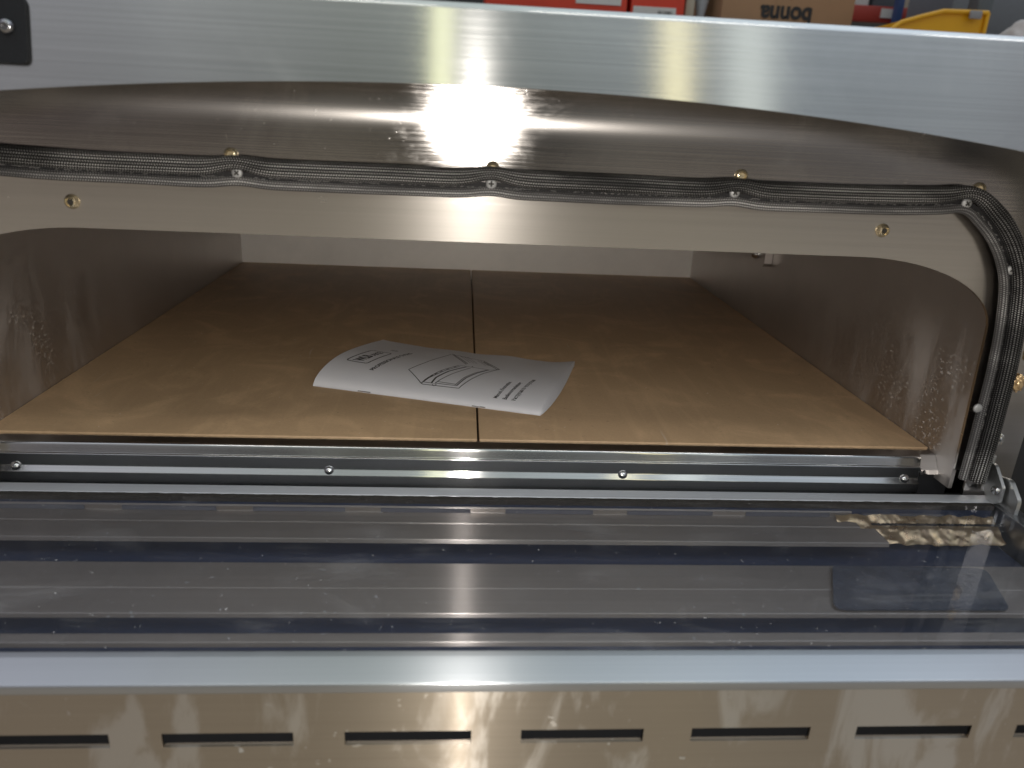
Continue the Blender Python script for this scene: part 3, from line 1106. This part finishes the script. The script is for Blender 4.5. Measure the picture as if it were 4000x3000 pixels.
def page(s, t, k=1.0, lift=0.0):
    tau = min(max(t / BW, 0), 1)
    q = s / BL
    A = 0.0135 * (1 - q) + 0.0088 * q
    z = A * math.sin(math.pi * tau ** 0.62) + (0.0006 + 0.003 * math.exp(-q / 0.08) + 0.0004 * math.sin(q * 21)) * tau ** 2
    z += 0.0035 * max(0, (q - 0.86) / 0.14) ** 2 * max(0, (tau - 0.55) / 0.45) ** 1.5     # dog ear
    z += 0.0007 * tau * mnoise.noise(Vector((s * 32, t * 30, 2.0)))
    return P0 + E1 * s + E2 * (t * 0.985) + Vector((0, 0, 0.0012 + z * k + lift))


bk = empty('instruction_booklet', tuple(P0), 'white stapled instruction booklet with a line drawing of an oven, curling on the stones', 'booklet')


def sheet(name, k, dz, t_end, s_trim, parent, th=0.00022, ns=60, nt_=36):
    bm = bmesh.new()
    top_, bot = [], []
    for i in range(ns + 1):
        s = BL * i / ns
        a, b = [], []
        for j in range(nt_ + 1):
            t = t_end * (j / nt_)
            edge = 0.0006 * mnoise.noise(Vector((s * 60, k * 9, 0))) if j == nt_ else 0
            ss = s + (s_trim * math.sin(math.pi * (j / nt_) ** 0.6) * (i / ns) ** 8)
            p = page(ss, t + edge, k, dz)
            a.append(bm.verts.new(p))
            b.append(bm.verts.new(p - Vector((0, 0, th))))
        top_.append(a)
        bot.append(b)
    for i in range(ns):
        for j in range(nt_):
            bm.faces.new((top_[i][j], top_[i + 1][j], top_[i + 1][j + 1], top_[i][j + 1]))
            bm.faces.new((bot[i][j], bot[i][j + 1], bot[i + 1][j + 1], bot[i + 1][j]))
    for i in range(ns):
        bm.faces.new((top_[i][0], bot[i][0], bot[i + 1][0], top_[i + 1][0]))
        bm.faces.new((top_[i][nt_], top_[i + 1][nt_], bot[i + 1][nt_], bot[i][nt_]))
    for j in range(nt_):
        bm.faces.new((top_[0][j], top_[0][j + 1], bot[0][j + 1], bot[0][j]))
        bm.faces.new((top_[ns][j], bot[ns][j], bot[ns][j + 1], top_[ns][j + 1]))
    return link_mesh(name, bm, M_paper, parent, smooth=60)


cover = sheet('cover', 1.0, 0.0, BW, 0.0, bk)
for i, k in enumerate((0.91, 0.80, 0.67, 0.52, 0.34)):
    sheet('inner_page', k, -0.00018 * (i + 1), BW + 0.0008 * (i % 3) - 0.0004, 0.0011 * (i + 1), bk)
sheet('back_cover', 0.04, -0.00095, BW, 0.0, bk)


def ink_strip(bm, pts, w):
    """a printed line laid on the cover surface, drawn in (s,t) coordinates"""
    fine = []
    for a, b in zip(pts, pts[1:]):
        a, b = Vector(a), Vector(b)
        m_ = max(1, int((b - a).length / 0.004))
        fine += [a + (b - a) * i / m_ for i in range(m_)]
    fine.append(Vector(pts[-1]))
    prev = None
    for i, p in enumerate(fine):
        d = (fine[min(i + 1, len(fine) - 1)] - fine[max(i - 1, 0)]).normalized()
        nn = Vector((-d.y, d.x)) * w / 2
        a = bm.verts.new(page(p.x + nn.x, p.y + nn.y, 1, 0.00012))
        b = bm.verts.new(page(p.x - nn.x, p.y - nn.y, 1, 0.00012))
        if prev:
            bm.faces.new((prev[0], a, b, prev[1]))
        prev = (a, b)


DRAW = [
    [(0.0966, 0.0168), (0.0753, 0.0393), (0.0807, 0.0646), (0.0882, 0.1205), (0.1167, 0.0812)],
    [(0.0898, 0.1206), (0.1168, 0.0846)],
    [(0.0882, 0.1205), (0.1259, 0.107), (0.1506, 0.0787)],
    [(0.1278, 0.1009), (0.1492, 0.0769)],
    [(0.0966, 0.0168), (0.0976, 0.0245), (0.0997, 0.034), (0.1035, 0.0505), (0.1121, 0.0742)],
    [(0.0976, 0.0194), (0.0992, 0.0268), (0.1026, 0.0374), (0.1074, 0.0538), (0.1139, 0.0702)],
    [(0.1121, 0.0742), (0.1441, 0.0711), (0.1506, 0.0787)],
    [(0.0966, 0.0168), (0.0986, 0.0158), (0.1318, 0.0172), (0.1322, 0.0205), (0.1359, 0.0369), (0.1415, 0.0578), (0.1506, 0.0787)],
    [(0.1084, 0.0201), (0.1104, 0.0277), (0.1156, 0.0452), (0.1249, 0.0696)],
    [(0.1091, 0.0203), (0.1284, 0.021)],
    [(0.1096, 0.0235), (0.1272, 0.0232)],
    [(0.1268, 0.0222), (0.1291, 0.0398), (0.1338, 0.0557), (0.1412, 0.0696)],
    [(0.0976, 0.0194), (0.1066, 0.0195)],
]
bm = bmesh.new()
for l in DRAW:
    ink_strip(bm, l, 0.00085)
ink_strip(bm, [(0.1284, 0.021), (0.1309, 0.0394), (0.136, 0.0567), (0.1426, 0.0704)], 0.0012)
ink_strip(bm, [(0.1052, 0.02), (0.1051, 0.0308), (0.1102, 0.0508), (0.12, 0.0714)], 0.0016)
# dashes along the curved hood edge
e1_, e2_ = DRAW[4], DRAW[5]
for i in range(len(e1_) - 1):
    for f in (0.2, 0.7):
        a = (Vector(e1_[i]) * (1 - f) + Vector(e1_[i + 1]) * f + Vector(e2_[i]) * (1 - f) + Vector(e2_[i + 1]) * f) / 2
        d = (Vector(e1_[i + 1]) - Vector(e1_[i])).normalized() * 0.002
        ink_strip(bm, [tuple(a - d), tuple(a + d)], 0.0009)
circ_ = [(0.1087 + 0.0017 * math.cos(k * math.pi / 6), 0.0173 + 0.0017 * math.sin(k * math.pi / 6)) for k in range(13)]
ink_strip(bm, circ_, 0.0006)
ink_strip(bm, [(0.1240, 0.0761), (0.1252, 0.0761)], 0.0020)
# perforated side grilles
for (o, du, dv, n1, n2) in (((0.1000, 0.1150), (0.0024, -0.0034), (0.0032, 0.0006), 8, 3), ((0.1215, 0.1035), (0.0024, -0.0030), (0.0032, -0.0002), 6, 3)):
    for i in range(n1):
        for j in range(n2):
            s_, t_ = o[0] + du[0] * i + dv[0] * j, o[1] + du[1] * i + dv[1] * j
            ink_strip(bm, [(s_ - 0.0007, t_), (s_ + 0.0007, t_)], 0.0012)
link_mesh('oven_drawing', bm, M_ink, cover, smooth=0)


def print_text(name, txt, o, xdir, height, width, mat, bold=0.0, shear=0.0):
    """lettering printed on the cover: baseline starts at (s,t)=o, runs along xdir, capitals 'height' high"""
    cu = bpy.data.curves.new(name, 'FONT')
    cu.body = txt
    cu.size = 1.0
    cu.offset = bold
    cu.resolution_u = 3
    tmp = bpy.data.objects.new(name, cu)
    C.objects.link(tmp)
    dg = bpy.context.evaluated_depsgraph_get()
    me = bpy.data.meshes.new_from_object(tmp.evaluated_get(dg))
    bpy.data.objects.remove(tmp)
    bpy.data.curves.remove(cu)
    bm = bmesh.new()
    bm.from_mesh(me)
    bpy.data.meshes.remove(me)
    bmesh.ops.triangulate(bm, faces=bm.faces)
    xs_ = [v.co.x for v in bm.verts]
    x0, x1 = min(xs_), max(xs_)
    sx = width / (x1 - x0)
    sy = height / 0.70
    xd = Vector(xdir).normalized()
    for v in bm.verts:
        p = Vector(o) + xd * ((v.co.x - x0) * sx) + Vector((-1, shear)) * (v.co.y * sy)
        v.co = page(p.x, p.y, 1, 0.00014)
    return link_mesh(name, bm, mat, cover, smooth=0)


XD = (0.125, 1.0)
print_text('logo_lettering', 'WLB', (0.0268, 0.0428), XD, 0.0092, 0.0205, M_ink, 0.05)
print_text('logo_lettering', 'AKE', (0.0300, 0.0645), XD, 0.0062, 0.0158, M_ink, 0.035)
bm = bmesh.new()
lg = fillet([(0.0215, 0.0400), (0.0337, 0.0398), (0.0395, 0.0830), (0.0180, 0.0838), (0.0122, 0.0408), (0.0215, 0.0400)], 0.0032, 5)
ink_strip(bm, lg, 0.0013)
link_mesh('logo_frame', bm, M_ink, cover, smooth=0)
print_text('title_lettering', 'PROFESSIONALE OVENS', (0.0462, 0.0270), XD, 0.0042, 0.0715, M_ink, 0.035)
print_text('caption_lettering', "Manuel d'instruction", (0.1690, 0.0105), (0.09, 1), 0.0038, 0.0350, M_ink, 0.02)
print_text('caption_lettering', 'Bedienungsanleitung', (0.1772, 0.0105), (0.11, 1), 0.0038, 0.0372, M_ink, 0.02)
print_text('caption_lettering', 'Инструкция по эксплуатации', (0.1852, 0.0105), (0.11, 1), 0.0038, 0.0500, M_ink, 0.02)
bm = bmesh.new()
for k in range(4):
    ink_strip(bm, [(0.0318 + 0.0019 * k, 0.0958), (0.0326 + 0.0019 * k, 0.1020 - 0.0012 * (k % 2))], 0.0009)
link_mesh('small_print', bm, M_greyink, cover, smooth=0)
for s0 in (0.044, 0.150):
    bm = bmesh.new()
    add_tube(bm, [page(s0, -0.0003, 1, 0.0), page(s0 + 0.012, -0.0003, 1, 0.0)], 0.00045, 8)
    link_mesh('staple', bm, M_rivet, bk, smooth=60)

# ------------------------------------------------------------------ things on the rack behind the oven
SH = 0.40        # shelf height
rk = empty('storage_rack', (1.3, 2.9, FLOOR_Z), 'blue and grey pallet rack behind the oven holding the carton and bins', 'rack')
bm = bmesh.new()
add_box(bm, -0.6, 2.9, 2.05, 3.7, SH - 0.04, SH)
link_mesh('shelf_board', bm, M_greypaint, rk, smooth=0)
for x, y, w, d, mt in ((-0.62, 2.08, 0.07, 0.07, M_blue), (-0.62, 3.62, 0.07, 0.07, M_blue), (2.007, 3.22, 0.032, 0.04, M_blue), (2.19, 3.55, 0.06, 0.05, M_blue), (2.44, 3.6, 0.07, 0.05, M_blue), (1.777, 2.25, 0.055, 0.06, M_greypaint)):
    bm = bmesh.new()
    add_box(bm, x - w / 2, x + w / 2, y - d / 2, y + d / 2, FLOOR_Z, 1.9, 0.004)
    link_mesh('upright', bm, mt, rk, smooth=30)
bm = bmesh.new()
add_tube(bm, [(2.19, 3.51, 0.98), (2.03, 3.30, 0.70)], 0.022, 10)
link_mesh('brace', bm, M_blue, rk, smooth=60)
bm = bmesh.new()
add_box(bm, 1.60, 2.45, 3.27, 3.31, 0.755, 0.825, 0.003)
link_mesh('beam', bm, M_redbeam, rk, smooth=30)
bm = bmesh.new()
add_box(bm, 1.95, 2.05, 3.264, 3.2695, 0.775, 0.815)
link_mesh('beam_label', bm, M_white, rk, smooth=0)


def red_bin(x0, x1, y, h, label):
    e = empty('red_bin', ((x0 + x1) / 2, y, SH), label, 'storage bin', 'red bins on the rack')
    bm = bmesh.new()
    th = 0.006
    for (a, b, c, d) in ((x0, x1, y, y + th), (x0, x1, y + 0.4 - th, y + 0.4), (x0, x0 + th, y + th, y + 0.4 - th), (x1 - th, x1, y + th, y + 0.4 - th)):
        add_box(bm, a, b, c, d, SH + 0.001, SH + h)
    add_box(bm, x0 + th, x1 - th, y + th, y + 0.4 - th, SH + 0.001, SH + 0.01)
    link_mesh('bin_body', bm, M_redplastic, e, smooth=0)
    bm = bmesh.new()
    add_box(bm, x0 - 0.008, x1 + 0.008, y - 0.010, y - 0.0005, SH + h - 0.012, SH + h + 0.004, 0.003)
    link_mesh('rim', bm, M_redplastic, e, smooth=30)
    return e


def bin_label(e, x0, x1, y, z0, z1):
    bm = bmesh.new()
    add_box(bm, x0, x1, y - 0.003, y - 0.0006, z0, z1)
    lb = link_mesh('bin_label', bm, M_white, e, smooth=0)
    bm = bmesh.new()
    rnd = random.Random(int(x0 * 1000))
    x = x0 + (x1 - x0) * 0.58
    while x < x1 - 0.012:
        w = rnd.choice((0.002, 0.003, 0.005))
        add_box(bm, x, x + w, y - 0.0042, y - 0.0032, z0 + (z1 - z0) * 0.25, z0 + (z1 - z0) * 0.85)
        x += w + rnd.choice((0.002, 0.003, 0.004))
    x = x0 + 0.02
    while x < x0 + (x1 - x0) * 0.45:
        w = rnd.uniform(0.010, 0.018)
        add_box(bm, x, x + w, y - 0.0042, y - 0.0032, z0 + (z1 - z0) * 0.4, z0 + (z1 - z0) * 0.62)
        x += w + 0.004
    link_mesh('barcode', bm, M_labelink, lb, smooth=0)


rb = red_bin(0.05, 0.575, 2.5, 0.40, 'red plastic bin with a white barcode label, left of the two above the hood edge')
bin_label(rb, 0.383, 0.553, 2.5, 0.652, 0.74)
rb = red_bin(0.592, 0.792, 2.5, 0.40, 'narrower red bin beside the cream packet, right of the two above the hood edge')
bin_label(rb, 0.600, 0.762, 2.5, 0.572, 0.655)
bm = bmesh.new()
add_box(bm, 0.803, 0.838, 2.52, 2.80, SH, 0.90, 0.006)
tag(link_mesh('paper_packet', bm, M_cream, smooth=30), 'thin cream paper packet standing between the red bin and the wrapped roll', 'packet')
bm = bmesh.new()
add_lathe(bm, [(0.0, 0.0), (0.018, 0.002), (0.022, 0.15), (0.016, 0.252), (0.034, 0.34), (0.042, 0.52), (0.0, 0.53)], (0, 0, 1), 20)
tag(link_mesh('film_roll', bm, M_film, None, (0.886, 2.60, SH), smooth=50), 'bluish film wrapped bundle beside the large brown carton', 'roll')

# carton with upside-down lettering
bx0, bx1, by = 0.935, 1.447, 2.5
ct = empty('carton', ((bx0 + bx1) / 2, by + 0.2, SH), 'large brown cardboard carton stacked upside down, lettering bonna inverted', 'carton')
bm = bmesh.new()
add_box(bm, bx0, bx1, by, by + 0.42, SH + 0.001, 1.05, 0.005)
link_mesh('carton_body', bm, M_card, ct, smooth=30)
bm = bmesh.new()
add_box(bm, bx0 + 0.205, bx0 + 0.265, by - 0.0016, by - 0.0003, SH + 0.02, 1.03)
link_mesh('tape', bm, plain('packing_tape', (0.40, 0.235, 0.125), 0.35), ct, smooth=0)
cu = bpy.data.curves.new('carton_lettering', 'FONT')
cu.body = 'bonna'
cu.size = 1
cu.offset = 0.035
tmp = bpy.data.objects.new('carton_lettering', cu)
C.objects.link(tmp)
me = bpy.data.meshes.new_from_object(tmp.evaluated_get(bpy.context.evaluated_depsgraph_get()))
bpy.data.objects.remove(tmp)
bm = bmesh.new()
bm.from_mesh(me)
xa, xb = min(v.co.x for v in bm.verts), max(v.co.x for v in bm.verts)
for v in bm.verts:
    fx, fz = (v.co.x - xa) / (xb - xa), v.co.y
    v.co = Vector((1.283 - fx * 0.200, by - 0.003, 0.682 - fz * 0.085))
link_mesh('lettering', bm, M_ink, ct, smooth=0)

# mixed goods behind the red beam
rnd = random.Random(3)
x = 1.62
goods = ((0.10, 0.07, M_cream, 'cream'), (0.09, 0.12, M_card, 'brown'), (0.08, 0.06, M_white, 'white'), (0.11, 0.11, M_greypaint, 'dark grey'), (0.10, 0.08, M_cream, 'pale cream'))
bm = bmesh.new()
add_box(bm, 1.60, 2.45, 3.32, 3.70, 0.80, 0.82)
link_mesh('upper_shelf', bm, M_greypaint, rk, smooth=0)
places = ('next to the carton', 'second from the carton', 'in the middle of the row', 'just left of the blue upright', 'beyond the blue upright')
for (w, h, mt, cname), pl_ in zip(goods, places):
    bm = bmesh.new()
    add_box(bm, x, x + w, 3.36, 3.50, 0.8205, 0.8205 + h + 0.06, 0.006)
    tag(link_mesh('packet', bm, mt, smooth=30), 'small %s packet behind the red beam, %s' % (cname, pl_), 'packet', 'packets on the upper shelf')
    x += w + 0.02

# yellow bin lying tilted in front of the rack goods
yb = empty('yellow_bin', (1.62, 2.2, SH), 'yellow plastic picking bin with sloping front rim and a grey clip', 'storage bin')
bm = bmesh.new()
outer_ = [(1.44, 0.585), (1.47, 0.612), (1.612, 0.655), (1.768, 0.657), (1.766, SH + 0.002), (1.47, SH + 0.002)]
add_prism(bm, outer_, 'y', 2.196, 2.204)
add_prism(bm, outer_, 'y', 2.40, 2.41)
add_box(bm, 1.758, 1.766, 2.205, 2.399, SH + 0.002, 0.655)
add_box(bm, 1.472, 1.757, 2.205, 2.399, SH + 0.002, SH + 0.012)
link_mesh('bin_body', bm, M_yellow, yb, smooth=0)
bm = bmesh.new()
add_tube(bm, [(1.440, 2.190, 0.588), (1.470, 2.190, 0.612), (1.54, 2.190, 0.634), (1.612, 2.190, 0.654), (1.69, 2.190, 0.656), (1.772, 2.190, 0.657)], 0.0075, 10)
add_tube(bm, [(1.772, 2.190, 0.657), (1.772, 2.190, 0.52)], 0.0075, 10)
link_mesh('rim', bm, M_yellow, yb, smooth=60)
bm = bmesh.new()
add_box(bm, 1.699, 1.742, 2.172, 2.181, 0.634, 0.660, 0.003)
link_mesh('clip', bm, plain('grey_clip', (0.28, 0.28, 0.30), 0.5), yb, smooth=30)
# grey tote and pale sack at the far right
bm = bmesh.new()
add_box(bm, 1.90, 2.30, 2.75, 3.10, SH + 0.001, 0.60, 0.01)
add_box(bm, 1.86, 2.34, 2.70, 3.15, 0.601, 0.63, 0.008)
gt = tag(link_mesh('grey_tote', bm, M_dark, smooth=30), 'dark tote with a flat lid behind the pale sack', 'tote')
bm = bmesh.new()
add_box(bm, 1.98, 2.45, 2.75, 3.10, 0.6305, 0.86, 0.012)
tag(link_mesh('grey_case', bm, plain('grey_case_plastic', (0.17, 0.18, 0.20), 0.5), smooth=30), 'grey plastic case resting on the dark tote lid', 'case')
bm = bmesh.new()
bmesh.ops.create_icosphere(bm, subdivisions=4, radius=1)
for v in bm.verts:
    d = v.co.copy()
    k = 1 + 0.12 * mnoise.noise(d * 2.2) + 0.04 * mnoise.noise(d * 6)
    sq = lambda a: math.copysign(abs(a) ** 0.7, a)
    v.co = Vector((sq(d.x) * 0.085 * k, sq(d.y) * 0.07 * k, max(sq(d.z) * 0.125 * k, -0.115)))
tag(link_mesh('sack', bm, M_bag, None, (1.945, 2.22, SH + 0.1155), smooth=60), 'pale pinkish cloth sack at the right edge beside the grey upright', 'sack')
